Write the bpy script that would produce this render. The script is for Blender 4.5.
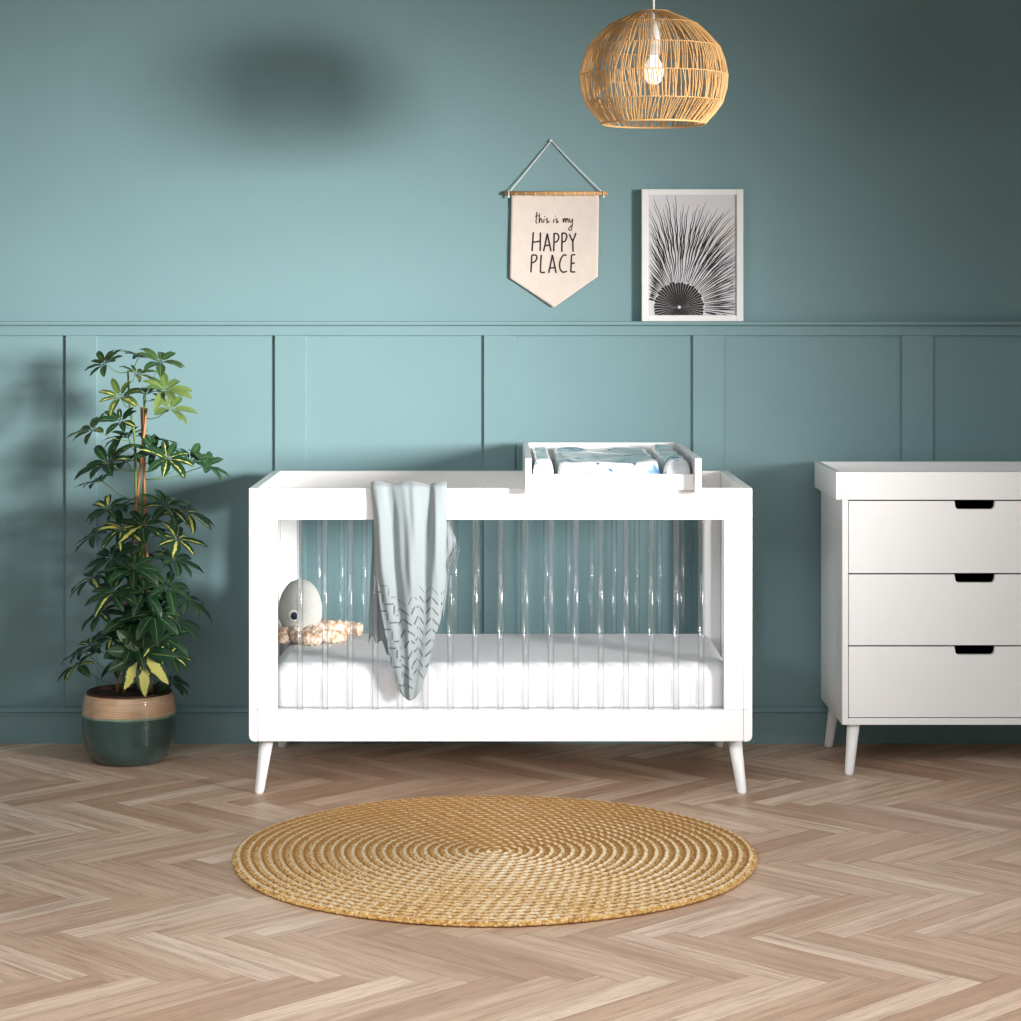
import bpy, bmesh, math, random
from mathutils import Vector, Matrix

for o in list(bpy.data.objects):
    bpy.data.objects.remove(o)
SC = bpy.context.scene
COL = SC.collection
PI = math.pi
rng = random.Random(7)

# ------------------------------------------------------------------ camera, world, lights, exposure
CAM_D, CAM_H, F_PX, VX, VY = 7.545, 1.41, 2330.0, 500.6, 307.0
cam_d = bpy.data.cameras.new('camera')
cam = bpy.data.objects.new('camera', cam_d); COL.objects.link(cam)
cam.location = (0, -CAM_D, CAM_H); cam.rotation_euler = (PI/2, 0, 0)
cam_d.sensor_width = 36.0; cam_d.lens = F_PX/1021*36.0
cam_d.shift_x = (510.5-VX)/1021; cam_d.shift_y = -(510.5-VY)/1021
cam_d.clip_end = 60
SC.camera = cam

SC.view_settings.view_transform = 'Standard'
SC.view_settings.look = 'None'
SC.view_settings.gamma = 1.0
SC.view_settings.use_curve_mapping = False
SC.view_settings.exposure = 0.0

W = bpy.data.worlds.new('room_light'); SC.world = W; W.use_nodes = True
bg = W.node_tree.nodes['Background']
bg.inputs['Color'].default_value = (0.80, 0.95, 1.0, 1); bg.inputs['Strength'].default_value = 0.27

def area(name, loc, aim, size, power, spread, color=(1, 1, 1), size_y=None):
    l = bpy.data.lights.new(name, 'AREA'); l.energy = power; l.size = size
    if size_y: l.shape = 'RECTANGLE'; l.size_y = size_y
    l.spread = math.radians(spread); l.color = color
    o = bpy.data.objects.new(name, l); COL.objects.link(o)
    o.location = loc
    o.rotation_euler = (Vector(aim)-Vector(loc)).to_track_quat('-Z', 'Y').to_euler()
    return o
area('softbox_right', (4.5, -5.0, 1.62), (-1.08, 0, 1.12), 1.2, 32.0, 26.2, (1.0, 0.97, 0.945))
area('softbox_left', (-2.2, -3.7, 1.60), (1.2, -0.5, 0.45), 0.6, 5.0, 62, (0.98, 0.99, 1.0))
area('added_overhead_fill', (0.1, -3.9, 2.58), (0.1, -2.9, 0.0), 5.0, 124, 122, (0.98, 0.99, 1.0), 1.8)  # added fill lamp to brighten the floor, no such fixture known

# ------------------------------------------------------------------ helpers
def lin(c):
    if isinstance(c, str):
        c = [int(c[i:i+2], 16)/255 for i in (0, 2, 4)]
    return tuple(x/12.92 if x <= 0.04045 else ((x+0.055)/1.055)**2.4 for x in c)+(1,)

class NT:
    def __init__(self, name):
        self.m = bpy.data.materials.new(name); self.m.use_nodes = True
        self.t = self.m.node_tree; self.b = self.t.nodes['Principled BSDF']
        self.out = self.t.nodes['Material Output']
    def n(self, typ, **kw):
        nd = self.t.nodes.new(typ)
        for k, v in kw.items():
            if k.startswith('i_'):
                nd.inputs[k[2:].replace('_', ' ')].default_value = v
            else: setattr(nd, k, v)
        return nd
    def l(self, a, b): self.t.links.new(a, b)
    def math(self, op, a, b=None, c=None):
        nd = self.n('ShaderNodeMath', operation=op)
        for i, v in enumerate((a, b, c)):
            if v is None: continue
            if isinstance(v, (int, float)): nd.inputs[i].default_value = v
            else: self.l(v, nd.inputs[i])
        return nd.outputs[0]
    def mix(self, fac, a, b, blend='MIX'):
        nd = self.n('ShaderNodeMix', data_type='RGBA', blend_type=blend)
        for s, v in ((nd.inputs['Factor'], fac), (nd.inputs['A'], a), (nd.inputs['B'], b)):
            if isinstance(v, (int, float)): s.default_value = v
            elif isinstance(v, tuple): s.default_value = v
            else: self.l(v, s)
        return nd.outputs['Result']
    def ramp(self, fac, stops):
        nd = self.n('ShaderNodeValToRGB'); cr = nd.color_ramp
        while len(cr.elements) < len(stops): cr.elements.new(0.5)
        for e, (p, c) in zip(cr.elements, stops): e.position = p; e.color = c
        self.l(fac, nd.inputs['Fac']); return nd.outputs['Color']
    def noise(self, vec, scale, detail=3, rough=0.55):
        nd = self.n('ShaderNodeTexNoise'); nd.inputs['Scale'].default_value = scale
        nd.inputs['Detail'].default_value = detail; nd.inputs['Roughness'].default_value = rough
        if vec is not None: self.l(vec, nd.inputs['Vector'])
        return nd.outputs['Fac']
    def mapping(self, vec, scale=(1, 1, 1), loc=(0, 0, 0), rot=(0, 0, 0)):
        nd = self.n('ShaderNodeMapping'); nd.inputs['Scale'].default_value = scale
        nd.inputs['Location'].default_value = loc; nd.inputs['Rotation'].default_value = rot
        self.l(vec, nd.inputs['Vector']); return nd.outputs['Vector']
    def coord(self, which='Object'):
        return self.n('ShaderNodeTexCoord').outputs[which]
    def uv(self, name):
        return self.n('ShaderNodeUVMap', uv_map=name).outputs['UV']
    def sep(self, v):
        nd = self.n('ShaderNodeSeparateXYZ'); self.l(v, nd.inputs[0]); return nd.outputs
    def bump(self, h, strength=0.3, dist=0.002):
        nd = self.n('ShaderNodeBump'); nd.inputs['Strength'].default_value = strength
        nd.inputs['Distance'].default_value = dist
        self.l(h, nd.inputs['Height']); self.l(nd.outputs['Normal'], self.b.inputs['Normal'])
    def base(self, c):
        if isinstance(c, tuple): self.b.inputs['Base Color'].default_value = c
        else: self.l(c, self.b.inputs['Base Color'])
    def set(self, **kw):
        for k, v in kw.items(): self.b.inputs[k.replace('_', ' ')].default_value = v
        return self

def mat_simple(name, col, rough=0.5, var=0.04, scale=12, bump=0.0, bscale=200, spec=0.5):
    t = NT(name); c = lin(col)
    v = t.noise(t.coord(), scale)
    lo = tuple(x*(1-var) for x in c[:3])+(1,); hi = tuple(min(1, x*(1+var)) for x in c[:3])+(1,)
    t.base(t.ramp(v, [(0.3, lo), (0.7, hi)]))
    t.set(Roughness=rough); t.b.inputs['Specular IOR Level'].default_value = spec
    if bump: t.bump(t.noise(t.coord(), bscale, 2), bump, 0.001)
    return t.m

class MB:
    """collects geometry for one mesh object"""
    def __init__(self): self.bm = bmesh.new()
    def box(self, lo, hi, bev=0.0, seg=2, mi=0):
        b = bmesh.new(); bmesh.ops.create_cube(b, size=1)
        for v in b.verts:
            v.co = Vector([lo[i]+(v.co[i]+0.5)*(hi[i]-lo[i]) for i in range(3)])
        if bev: bmesh.ops.bevel(b, geom=b.edges[:], offset=bev, segments=seg, affect='EDGES', profile=0.5)
        for f in b.faces: f.material_index = mi
        self.merge(b); return self
    def merge(self, b, M=None):
        me = bpy.data.meshes.new('t'); 
        if M is not None: b.transform(M)
        b.to_mesh(me); b.free(); self.bm.from_mesh(me); bpy.data.meshes.remove(me)
    def tube(self, pts, rad, n=8, cap=True, mi=0):
        pts = [Vector(p) for p in pts]
        rads = rad if isinstance(rad, (list, tuple)) else [rad]*len(pts)
        rings = []; up = None
        for i, p in enumerate(pts):
            t = (pts[min(i+1, len(pts)-1)]-pts[max(i-1, 0)]).normalized()
            if up is None:
                a = Vector((0, 0, 1)) if abs(t.z) < 0.9 else Vector((1, 0, 0))
                up = (a-t*a.dot(t)).normalized()
            else:
                up = (up-t*up.dot(t)).normalized()
            s = t.cross(up)
            rings.append([self.bm.verts.new(p+(up*math.cos(2*PI*k/n)+s*math.sin(2*PI*k/n))*rads[i]) for k in range(n)])
        for a, b in zip(rings, rings[1:]):
            for k in range(n):
                f = self.bm.faces.new((a[k], a[(k+1) % n], b[(k+1) % n], b[k])); f.smooth = True; f.material_index = mi
        if cap:
            for r, rev in ((rings[0], False), (rings[-1], True)):
                f = self.bm.faces.new(r if rev else r[::-1]); f.material_index = mi
        return self
    def torus(self, c, R, r, n=64, m=6, M=None):
        pts = [(c[0]+R*math.cos(2*PI*k/n), c[1]+R*math.sin(2*PI*k/n), c[2]) for k in range(n)]
        rings = []
        for k in range(n):
            a = 2*PI*k/n; d = Vector((math.cos(a), math.sin(a), 0))
            rings.append([self.bm.verts.new(Vector(pts[k])+d*r*math.cos(2*PI*j/m)+Vector((0, 0, r*math.sin(2*PI*j/m)))) for j in range(m)])
        for k in range(n):
            a, b = rings[k], rings[(k+1) % n]
            for j in range(m):
                f = self.bm.faces.new((a[j], b[j], b[(j+1) % m], a[(j+1) % m])); f.smooth = True
        return self
    def lathe(self, prof, c=(0, 0, 0), n=48, smooth=True, capb=True, capt=True):
        rings = []
        for r, z in prof:
            rings.append([self.bm.verts.new((c[0]+r*math.cos(2*PI*k/n), c[1]+r*math.sin(2*PI*k/n), c[2]+z)) for k in range(n)])
        for a, b in zip(rings, rings[1:]):
            for k in range(n):
                f = self.bm.faces.new((a[k], a[(k+1) % n], b[(k+1) % n], b[k])); f.smooth = smooth
        if capb: self.bm.faces.new(rings[0][::-1])
        if capt: self.bm.faces.new(rings[-1])
        return self
    def prism(self, poly, axis, a0, a1, bev=0.0):
        """extrude 2D polygon along axis ('x': poly is (y,z); 'y': (x,z))"""
        b = bmesh.new()
        def P(p, a): return (a, p[0], p[1]) if axis == 'x' else ((p[0], a, p[1]) if axis == 'y' else (p[0], p[1], a))
        A = [b.verts.new(P(p, a0)) for p in poly]; B = [b.verts.new(P(p, a1)) for p in poly]
        n = len(poly)
        b.faces.new(A); b.faces.new(B[::-1])
        for k in range(n): b.faces.new((A[k], B[k], B[(k+1) % n], A[(k+1) % n]))
        bmesh.ops.recalc_face_normals(b, faces=b.faces[:])
        if bev: bmesh.ops.bevel(b, geom=b.edges[:], offset=bev, segments=2, affect='EDGES', profile=0.5)
        self.merge(b); return self
    def ellip(self, c, r, M=None, seg=24, rings=14):
        b = bmesh.new(); bmesh.ops.create_uvsphere(b, u_segments=seg, v_segments=rings, radius=1)
        for f in b.faces: f.smooth = True
        T = Matrix.Translation(c) @ (M if M else Matrix()) @ Matrix.Diagonal((r[0], r[1], r[2], 1))
        self.merge(b, T); return self
    def grid(self, fn, nu, nv, uvfn=None, closed=False):
        vs = [[self.bm.verts.new(fn(i/nu, j/nv)) for j in range(nv+1)] for i in range(nu if closed else nu+1)]
        uvl = self.bm.loops.layers.uv.verify() if uvfn else None
        for i in range(nu):
            i2 = (i+1) % nu if closed else i+1
            for j in range(nv):
                f = self.bm.faces.new((vs[i][j], vs[i2][j], vs[i2][j+1], vs[i][j+1])); f.smooth = True
                if uvfn:
                    for lp, (a, c) in zip(f.loops, ((i, j), (i+1, j), (i+1, j+1), (i, j+1))):
                        lp[uvl].uv = uvfn(a/nu, c/nv)
        return self
    def build(self, name, mats, parent=None, recalc=False, loc=None):
        if recalc: bmesh.ops.recalc_face_normals(self.bm, faces=self.bm.faces[:])
        me = bpy.data.meshes.new(name)
        if parent is not None:                     # geometry is written in world space; parents carry only a location
            self.bm.transform(Matrix.Translation(-WLOC[parent.name]))
        elif loc is not None:
            self.bm.transform(Matrix.Translation(-Vector(loc)))
        self.bm.to_mesh(me); self.bm.free()
        for m in (mats if isinstance(mats, (list, tuple)) else [mats]): me.materials.append(m)
        o = bpy.data.objects.new(name, me); COL.objects.link(o)
        if parent is not None:
            o.parent = parent; WLOC[o.name] = WLOC[parent.name].copy()
        else:
            if loc is not None: o.location = loc
            WLOC[o.name] = Vector(loc) if loc is not None else Vector((0, 0, 0))
        return o
WLOC = {}
def thing(name, loc, label, cat, group=None):
    o = bpy.data.objects.new(name, None); COL.objects.link(o); o.location = loc
    o.empty_display_size = 0.1
    o['label'] = label; o['category'] = cat
    if group: o['group'] = group
    WLOC[o.name] = Vector(loc); return o
def tag(o, label, cat, group=None):
    o['label'] = label; o['category'] = cat
    if group: o['group'] = group
    return o
def struct(o): o['kind'] = 'structure'; return o
def solidify(o, th, off=0.0):
    m = o.modifiers.new('thickness', 'SOLIDIFY'); m.thickness = th; m.offset = off
def interp(x, tab):
    if x <= tab[0][0]: return tab[0][1]
    for (a, b), (c, d) in zip(tab, tab[1:]):
        if x <= c:
            t = (x-a)/(c-a); return b+(d-b)*t
    return tab[-1][1]
def at(px, py, y):
    """point of the photograph at wall distance y (y = 0 is the wall plane)"""
    d = y+CAM_D
    return Vector(((px-VX)*d/F_PX, y, CAM_H-(py-VY)*d/F_PX))
def sm(a, b, x):
    t = max(0, min(1, (x-a)/(b-a))); return t*t*(3-2*t)

# ------------------------------------------------------------------ materials
PAINT = '769498'
M_wall = mat_simple('teal_wall_paint', PAINT, 0.62, 0.02, 3, 0.06, 350, 0.3)
M_trim = mat_simple('teal_satin_paint', PAINT, 0.42, 0.012, 5, 0.03, 120, 0.4)
M_ceil = mat_simple('grey_white_ceiling_paint', 'BDBDB9', 0.8, 0.02, 3)
M_white = mat_simple('white_lacquer', 'ECECEC', 0.32, 0.012, 4, 0.02, 60, 0.45)
M_dark = mat_simple('near_black_shade', '0C0C0C', 0.9, 0.05, 4)  # shade inside the drawers put into a near-black colour
M_sheet = mat_simple('white_cotton_sheet', 'E4E5E8', 0.85, 0.015, 30, 0.15, 500, 0.2)

def mat_floor():
    t = NT('oak_herringbone_planks')
    uv = t.sep(t.uv('plank')); rn = t.sep(t.uv('random'))
    U, V = uv[0], uv[1]; R1, R2 = rn[0], rn[1]
    comb = t.n('ShaderNodeCombineXYZ')
    t.l(t.math('ADD', t.math('MULTIPLY', U, 1.0), t.math('MULTIPLY', R1, 37.0)), comb.inputs[0])
    t.l(t.math('ADD', V, t.math('MULTIPLY', R2, 53.0)), comb.inputs[1])
    t.l(t.math('MULTIPLY', R1, 11.0), comb.inputs[2])
    P = comb.outputs[0]
    g1 = t.noise(t.mapping(P, (2.2, 34, 1)), 1.0, 4, 0.55)      # long grain
    g2 = t.noise(t.mapping(P, (10, 260, 1)), 1.0, 3, 0.6)      # pores
    g3 = t.noise(t.mapping(P, (5, 14, 1)), 1.0, 2, 0.5)        # clouds
    tone = t.ramp(R1, [(0.0, lin('B18C73')), (0.3, lin('C7A58C')), (0.7, lin('D6B8A0')), (1.0, lin('E4CCB6'))])
    c = t.mix(t.ramp(g1, [(0.33, (0.62,)*3+(1,)), (0.52, (0.16,)*3+(1,)), (0.66, (0, 0, 0, 1))]), tone, lin('8F6D53'))
    c = t.mix(t.math('MULTIPLY', g3, 0.25), c, lin('E0CDB8'))
    pore = t.ramp(g2, [(0.36, (1, 1, 1, 1)), (0.46, (0, 0, 0, 1))])
    c = t.mix(t.math('MULTIPLY', pore, 0.38), c, lin('735541'))
    kn = t.n('ShaderNodeTexVoronoi'); kn.inputs['Scale'].default_value = 1.0
    t.l(t.mapping(P, (4.0, 9.0, 1)), kn.inputs['Vector'])
    knot = t.ramp(kn.outputs['Distance'], [(0.03, (1, 1, 1, 1)), (0.09, (0, 0, 0, 1))])
    c = t.mix(t.math('MULTIPLY', knot, 0.35), c, lin('6E5340'))
    # plank joints (U in 0..0.5 m, V in 0..0.076 m)
    du = t.math('MINIMUM', U, t.math('SUBTRACT', PL, U)); dv = t.math('MINIMUM', V, t.math('SUBTRACT', PW, V))
    e = t.math('MINIMUM', du, dv)
    joint = t.ramp(t.math('MULTIPLY', e, 400.0), [(0.12, (0, 0, 0, 1)), (0.45, (1, 1, 1, 1))])
    c = t.mix(t.math('MULTIPLY', t.math('SUBTRACT', 1.0, joint), 0.55), c, lin('6B513F'))
    t.base(c); t.set(Roughness=0.46); t.b.inputs['Specular IOR Level'].default_value = 0.35
    h = t.math('ADD', t.math('MULTIPLY', joint, 1.0), t.math('MULTIPLY', g2, 0.25))
    t.bump(h, 0.25, 0.001)
    return t.m
PL, PW = 0.486, 0.0757
M_floor = mat_floor()

def mat_acrylic():
    t = NT('clear_acrylic')
    t.t.nodes.remove(t.b)
    lw = t.n('ShaderNodeLayerWeight'); lw.inputs['Blend'].default_value = 0.35
    tr = t.n('ShaderNodeBsdfTransparent')
    t.l(t.ramp(lw.outputs['Facing'], [(0.0, (0.97, 0.975, 0.98, 1)), (0.35, (0.90, 0.91, 0.92, 1)), (0.8, (0.52, 0.52, 0.53, 1))]), tr.inputs[0])
    gl = t.n('ShaderNodeBsdfGlass'); gl.inputs['Roughness'].default_value = 0.0; gl.inputs['IOR'].default_value = 1.49
    gs = t.n('ShaderNodeBsdfGlossy'); gs.inputs['Roughness'].default_value = 0.10
    m1 = t.n('ShaderNodeMixShader'); t.l(t.ramp(lw.outputs['Facing'], [(0.10, (0.05,)*3+(1,)), (0.85, (0.34,)*3+(1,))]), m1.inputs[0])
    t.l(tr.outputs[0], m1.inputs[1]); t.l(gl.outputs[0], m1.inputs[2])
    m2 = t.n('ShaderNodeMixShader'); m2.inputs[0].default_value = 0.05
    t.l(m1.outputs[0], m2.inputs[1]); t.l(gs.outputs[0], m2.inputs[2])
    df = t.n('ShaderNodeBsdfDiffuse'); df.inputs[0].default_value = (0.92, 0.92, 0.92, 1); m3 = t.n('ShaderNodeMixShader'); m3.inputs[0].default_value = 0.022
    t.l(m2.outputs[0], m3.inputs[1]); t.l(df.outputs[0], m3.inputs[2]); m2 = m3
    t.l(m2.outputs[0], t.out.inputs['Surface'])
    t.n('ShaderNodeTexNoise')
    return t.m
M_acrylic = mat_acrylic()

# ------------------------------------------------------------------ room shell
XW = 3.6
b = MB(); b.box((-XW, 0.0, -0.05), (XW, 0.12, 2.62)); struct(b.build('wall_back', M_wall))
b = MB(); b.box((-XW, -8.6, 2.62), (XW, 0.12, 2.70)); struct(b.build('ceiling', M_ceil))
b = MB(); b.box((-XW, -8.6, -0.06), (XW, 0.12, -0.004)); struct(b.build('floor_slab', M_dark))

def build_floor():
    bm = bmesh.new(); u1 = bm.loops.layers.uv.new('plank'); u2 = bm.loops.layers.uv.new('random')
    L, Wd = PL, PW
    r = random.Random(3)
    c45 = math.cos(PI/4)
    X0, X1, Y0, Y1 = -XW, XW, -8.6, 0.0
    def world(p):   # lattice diagonal (1,1) -> world +x
        x = (p[0]+p[1])*c45; y = (-p[0]+p[1])*c45
        return (x+0.02, y+OFF)
    OFF = -2.339
    def clip(poly, ax, lim, sgn):
        out = []
        for i in range(len(poly)):
            a, c = poly[i], poly[(i+1) % len(poly)]
            da, dc = sgn*(a[0][ax]-lim), sgn*(c[0][ax]-lim)
            if da <= 0: out.append(a)
            if (da < 0 < dc) or (dc < 0 < da):
                t = da/(da-dc)
                out.append((tuple(a[0][k]+(c[0][k]-a[0][k])*t for k in (0, 1)), tuple(a[1][k]+(c[1][k]-a[1][k])*t for k in (0, 1))))
        return out
    for s in range(-14, 16):
        ox, oy = s*(L+Wd), s*(Wd-L)
        for k in range(-140, 140):
            for kind in (0, 1):
                if kind == 0:
                    x0, y0 = ox+k*Wd, oy+k*Wd
                    q = [(x0, y0), (x0+L, y0), (x0+L, y0+Wd), (x0, y0+Wd)]
                    uv = [(0, 0), (L, 0), (L, Wd), (0, Wd)]
                else:
                    x0, y0 = ox+k*Wd+L, oy+k*Wd+Wd-L
                    q = [(x0, y0), (x0+Wd, y0), (x0+Wd, y0+L), (x0, y0+L)]
                    uv = [(0, 0), (0, Wd), (L, Wd), (L, 0)]
                w = [world(p) for p in q]
                if max(p[0] for p in w) < X0 or min(p[0] for p in w) > X1 or max(p[1] for p in w) < Y0 or min(p[1] for p in w) > Y1: continue
                poly = list(zip(w, uv))
                for ax, lim, sg in ((0, X1, 1), (0, X0, -1), (1, Y1, 1), (1, Y0, -1)):
                    if poly: poly = clip(poly, ax, lim, sg)
                if len(poly) < 3: continue
                a, c2 = r.random(), r.random()
                try: f = bm.faces.new([bm.verts.new((p[0][0], p[0][1], 0)) for p in poly])
                except ValueError: continue
                for lp, p in zip(f.loops, poly):
                    lp[u1].uv = p[1]; lp[u2].uv = (a, c2)
    for f in bm.faces:
        if f.normal.z < 0: f.normal_flip()
    bm.normal_update()
    for f in bm.faces:
        if f.normal.z < 0: f.normal_flip()
    me = bpy.data.meshes.new('floor'); bm.to_mesh(me); bm.free(); me.materials.append(M_floor)
    o = bpy.data.objects.new('floor', me); COL.objects.link(o); WLOC['floor'] = Vector((0, 0, 0)); struct(o)
build_floor()

# wainscot: baseboard, battens, dado rail with ledge
b = MB()
b.prism([(0, 0), (-0.019, 0), (-0.019, 0.088), (-0.013, 0.092), (-0.013, 0.097), (-0.0185, 0.101), (-0.0175, 0.110), (-0.010, 0.116), (0, 0.118)], 'x', -XW, XW)
struct(b.build('baseboard_back', M_trim))
n_ = 1
for k in range(-3, 7):
    x0 = -1.407+0.6763*k
    if x0 < -XW or x0+0.101 > XW: continue
    b = MB(); b.box((x0, -0.010, 0.117), (x0+0.101, 0.0, 1.3185), 0.0012, 1); struct(b.build('trim_%d' % n_, M_trim)); n_ += 1
b = MB(); b.box((-XW, -0.016, 1.318), (XW, 0.0, 1.3515), 0.0015, 2); struct(b.build('trim_%d' % n_, M_trim)); n_ += 1
b = MB(); b.box((-XW, -0.044, 1.3515), (XW, 0.0, 1.3637), 0.003, 3); struct(b.build('trim_%d' % n_, M_trim))
LEDGE = 1.3637

# ------------------------------------------------------------------ cot
YF, YB = -0.821, -0.093
ZT, ZR, ZBT, ZB = 0.887, 0.796, 0.2475, 0.1557
cot = thing('cot_bed', (0, (YF+YB)/2, 0), 'white wooden cot with clear acrylic bars standing against the teal panelled wall', 'cot')
for s in (-1, 1):
    x0, x1 = sorted((s*0.7264, s*0.7016)); xo, xi = s*0.7264, s*0.7016
    b = MB(); b.box((x0, YF, ZR), (x1, YB, ZT), 0.0012); b.build('end_top_rail', M_white, cot)
    b = MB()
    b.prism([(xi, ZB), (xo-s*0.016, ZB), (xo-s*0.008, ZB+0.0022), (xo-s*0.0022, ZB+0.008), (xo, ZB+0.016), (xo, ZBT), (xi, ZBT)], 'y', YF, YB, 0.0012)
    b.build('end_bottom_rail', M_white, cot)
    for y0, y1 in ((YF, YF+0.062), (YB-0.062, YB)):
        b = MB(); b.box((x0, y0, ZBT+.0004), (x1, y1, ZR-.0004), 0.0012); b.build('end_post', M_white, cot)
    for i in range(8):
        yc = (YF+YB)/2+(i-3.5)*0.0725; xc = (x0+x1)/2
        b = MB(); b.tube([(xc, yc, ZBT-0.012), (xc, yc, ZR+0.012)], 0.0092, 20, True); b.build('bar', M_acrylic, cot)
RT = 0.024
for y0 in (YF, YB-RT):
    y1 = y0+RT
    b = MB(); b.box((-0.7012, y0+.0005, ZR), (0.7012, y1, ZT), 0.002); b.build('top_rail', M_white, cot)
    b = MB(); b.box((-0.7012, y0+.0005, ZB), (0.7012, y1, ZBT), 0.003); b.build('bottom_rail', M_white, cot)
    for s in (-1, 1):
        xa, xb = sorted((s*0.7012, s*0.645))
        b = MB(); b.box((xa, y0+.0005, ZBT+.0004), (xb, y1, ZR-.0004), 0.0012); b.build('corner_post', M_white, cot)
    for i in range(17):
        xc = (i-8)*0.0725; yc = (y0+y1)/2
        b = MB(); b.tube([(xc, yc, ZBT-0.012), (xc, yc, ZR+0.012)], 0.0092, 20, True); b.build('bar', M_acrylic, cot)
for s in (-1, 1):
    for (yt, yb_) in ((YF+0.062, YF+0.028), (YB-0.045, YB+0.012)):
        b = MB()
        pt, pb = Vector((s*0.681, yt, ZB-0.0005)), Vector((s*0.7, yb_, 0.0))
        n = 24; rings = []
        prof = [(0.0, 0.0095), (0.02, 0.0125), (0.05, 0.0138), (0.5, 0.0172), (1.0, 0.0207)]
        for tt, r in prof:
            c = pb.lerp(pt, tt)
            rings.append([b.bm.verts.new((c.x+r*math.cos(2*PI*k/n), c.y+r*math.sin(2*PI*k/n), c.z)) for k in range(n)])
        for A, B in zip(rings, rings[1:]):
            for k in range(n):
                f = b.bm.faces.new((A[k], A[(k+1) % n], B[(k+1) % n], B[k])); f.smooth = True
        b.bm.faces.new(rings[0][::-1]); b.bm.faces.new(rings[-1])
        b.build('leg', M_white, cot)
b = MB(); b.box((-0.698, YF+RT+.002, 0.222), (0.698, YB-RT-.002, 0.246), 0.002); b.build('mattress_base', M_white, cot)

# mattress
b = MB()
MX, MY0, MY1, MZ0, MZ1, MR = 0.672, YF+RT+0.010, YB-RT-0.008, 0.2465, 0.375, 0.044
def rrect(hx, y0, y1, r, n=10):
    pts = []
    for cx, cy, a0 in ((hx-r, y1-r, 0), (-hx+r, y1-r, PI/2), (-hx+r, y0+r, PI), (hx-r, y0+r, 1.5*PI)):
        for k in range(n+1):
            a = a0+PI/2*k/n; pts.append((cx+r*math.cos(a), cy+r*math.sin(a)))
    return pts
prof = [(0.010, MZ0), (0.003, MZ0+0.004), (0.0, MZ0+0.014)]
prof += [(0.0, MZ1-MR)]+[(MR*(1-math.cos(a)), MZ1-MR+MR*math.sin(a)) for a in [PI/2*k/9 for k in range(1, 10)]]
rings = []
for ins, z in prof:
    pl = rrect(MX-ins, MY0+ins, MY1-ins, max(0.05-ins, 0.012))
    rings.append([b.bm.verts.new((p[0], p[1], z)) for p in pl])
n = len(rings[0])
for A, B in zip(rings, rings[1:]):
    for k in range(n):
        f = b.bm.faces.new((A[k], A[(k+1) % n], B[(k+1) % n], B[k])); f.smooth = True
b.bm.faces.new(rings[0][::-1]); b.bm.faces.new(rings[-1])
mt = b.build('mattress', M_sheet, None, loc=(0, (YF+YB)/2, MZ0))
tag(mt, 'white cot mattress in a fitted sheet inside the cot with clear bars', 'mattress')

# ------------------------------------------------------------------ changing tray across the cot rails
CX0, CX1, CY0, CY1, CZ = 0.0705, 0.5756, YF-0.048, YB+0.024, 0.9764
tray = thing('changing_tray', ((CX0+CX1)/2, (CY0+CY1)/2, ZT), 'small white changing tray laid across the top rails of the cot, holding the mat', 'changing tray')
for x0 in (CX0, CX1-0.0185):
    b = MB()
    b.prism([(CY0, 0.8735), (YF-0.0015, 0.8735), (YF-0.0015, ZT+0.0012), (YB+0.0015, ZT+0.0012), (YB+0.0015, 0.8735), (CY1, 0.8735), (CY1, CZ), (CY0+0.004, CZ), (CY0, CZ-0.006)], 'x', x0, x0+0.0185, 0.0015)
    b.build('side_panel', M_white, tray)
b = MB(); b.box((CX0+0.019, YF-0.013, 0.8824), (CX1-0.019, YF-0.002, 0.9284), 0.0015); b.build('front_board', M_white, tray)
b = MB(); b.box((CX0+0.019, YB+0.002, 0.8824), (CX1-0.019, CY1-0.002, CZ), 0.0015); b.build('back_board', M_white, tray)
b = MB(); b.box((CX0+0.019, YF-0.001, ZT+0.0015), (CX1-0.019, YB+0.001, ZT+0.011), 0.001); b.build('tray_base', M_white, tray)

def mat_vinyl():
    t = NT('printed_wipe_clean_vinyl')
    c = t.coord('Object')
    n1 = t.noise(t.mapping(c, (9, 14, 9)), 1.0, 3, 0.6)
    n2 = t.noise(t.mapping(c, (20, 26, 20), (4, 2, 1)), 1.0, 2, 0.5)
    n3 = t.noise(t.mapping(c, (7, 9, 7), (9, 5, 3)), 1.0, 2, 0.5)
    col = t.mix(t.ramp(n1, [(0.56, (0, 0, 0, 1)), (0.66, (1, 1, 1, 1))]), lin('E0E4E7'), lin('B4CBD3'))
    col = t.mix(t.ramp(n2, [(0.57, (0, 0, 0, 1)), (0.63, (1, 1, 1, 1))]), col, lin('7FA6B8'))
    col = t.mix(t.ramp(t.math('MULTIPLY', n3, n2), [(0.35, (0, 0, 0, 1)), (0.38, (1, 1, 1, 1))]), col, lin('4A6690'))
    t.base(col); t.set(Roughness=0.22); t.b.inputs['Coat Weight'].default_value = 0.4
    t.bump(t.noise(t.mapping(c, (10, 34, 10)), 1.0, 3), 0.5, 0.006)
    return t.m
M_vinyl = mat_vinyl()
mat = thing('changing_mat', (0.324, (YF+YB)/2, ZT+0.0115), 'white padded changing mat with blue print lying in the tray on the cot', 'changing mat')
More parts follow.
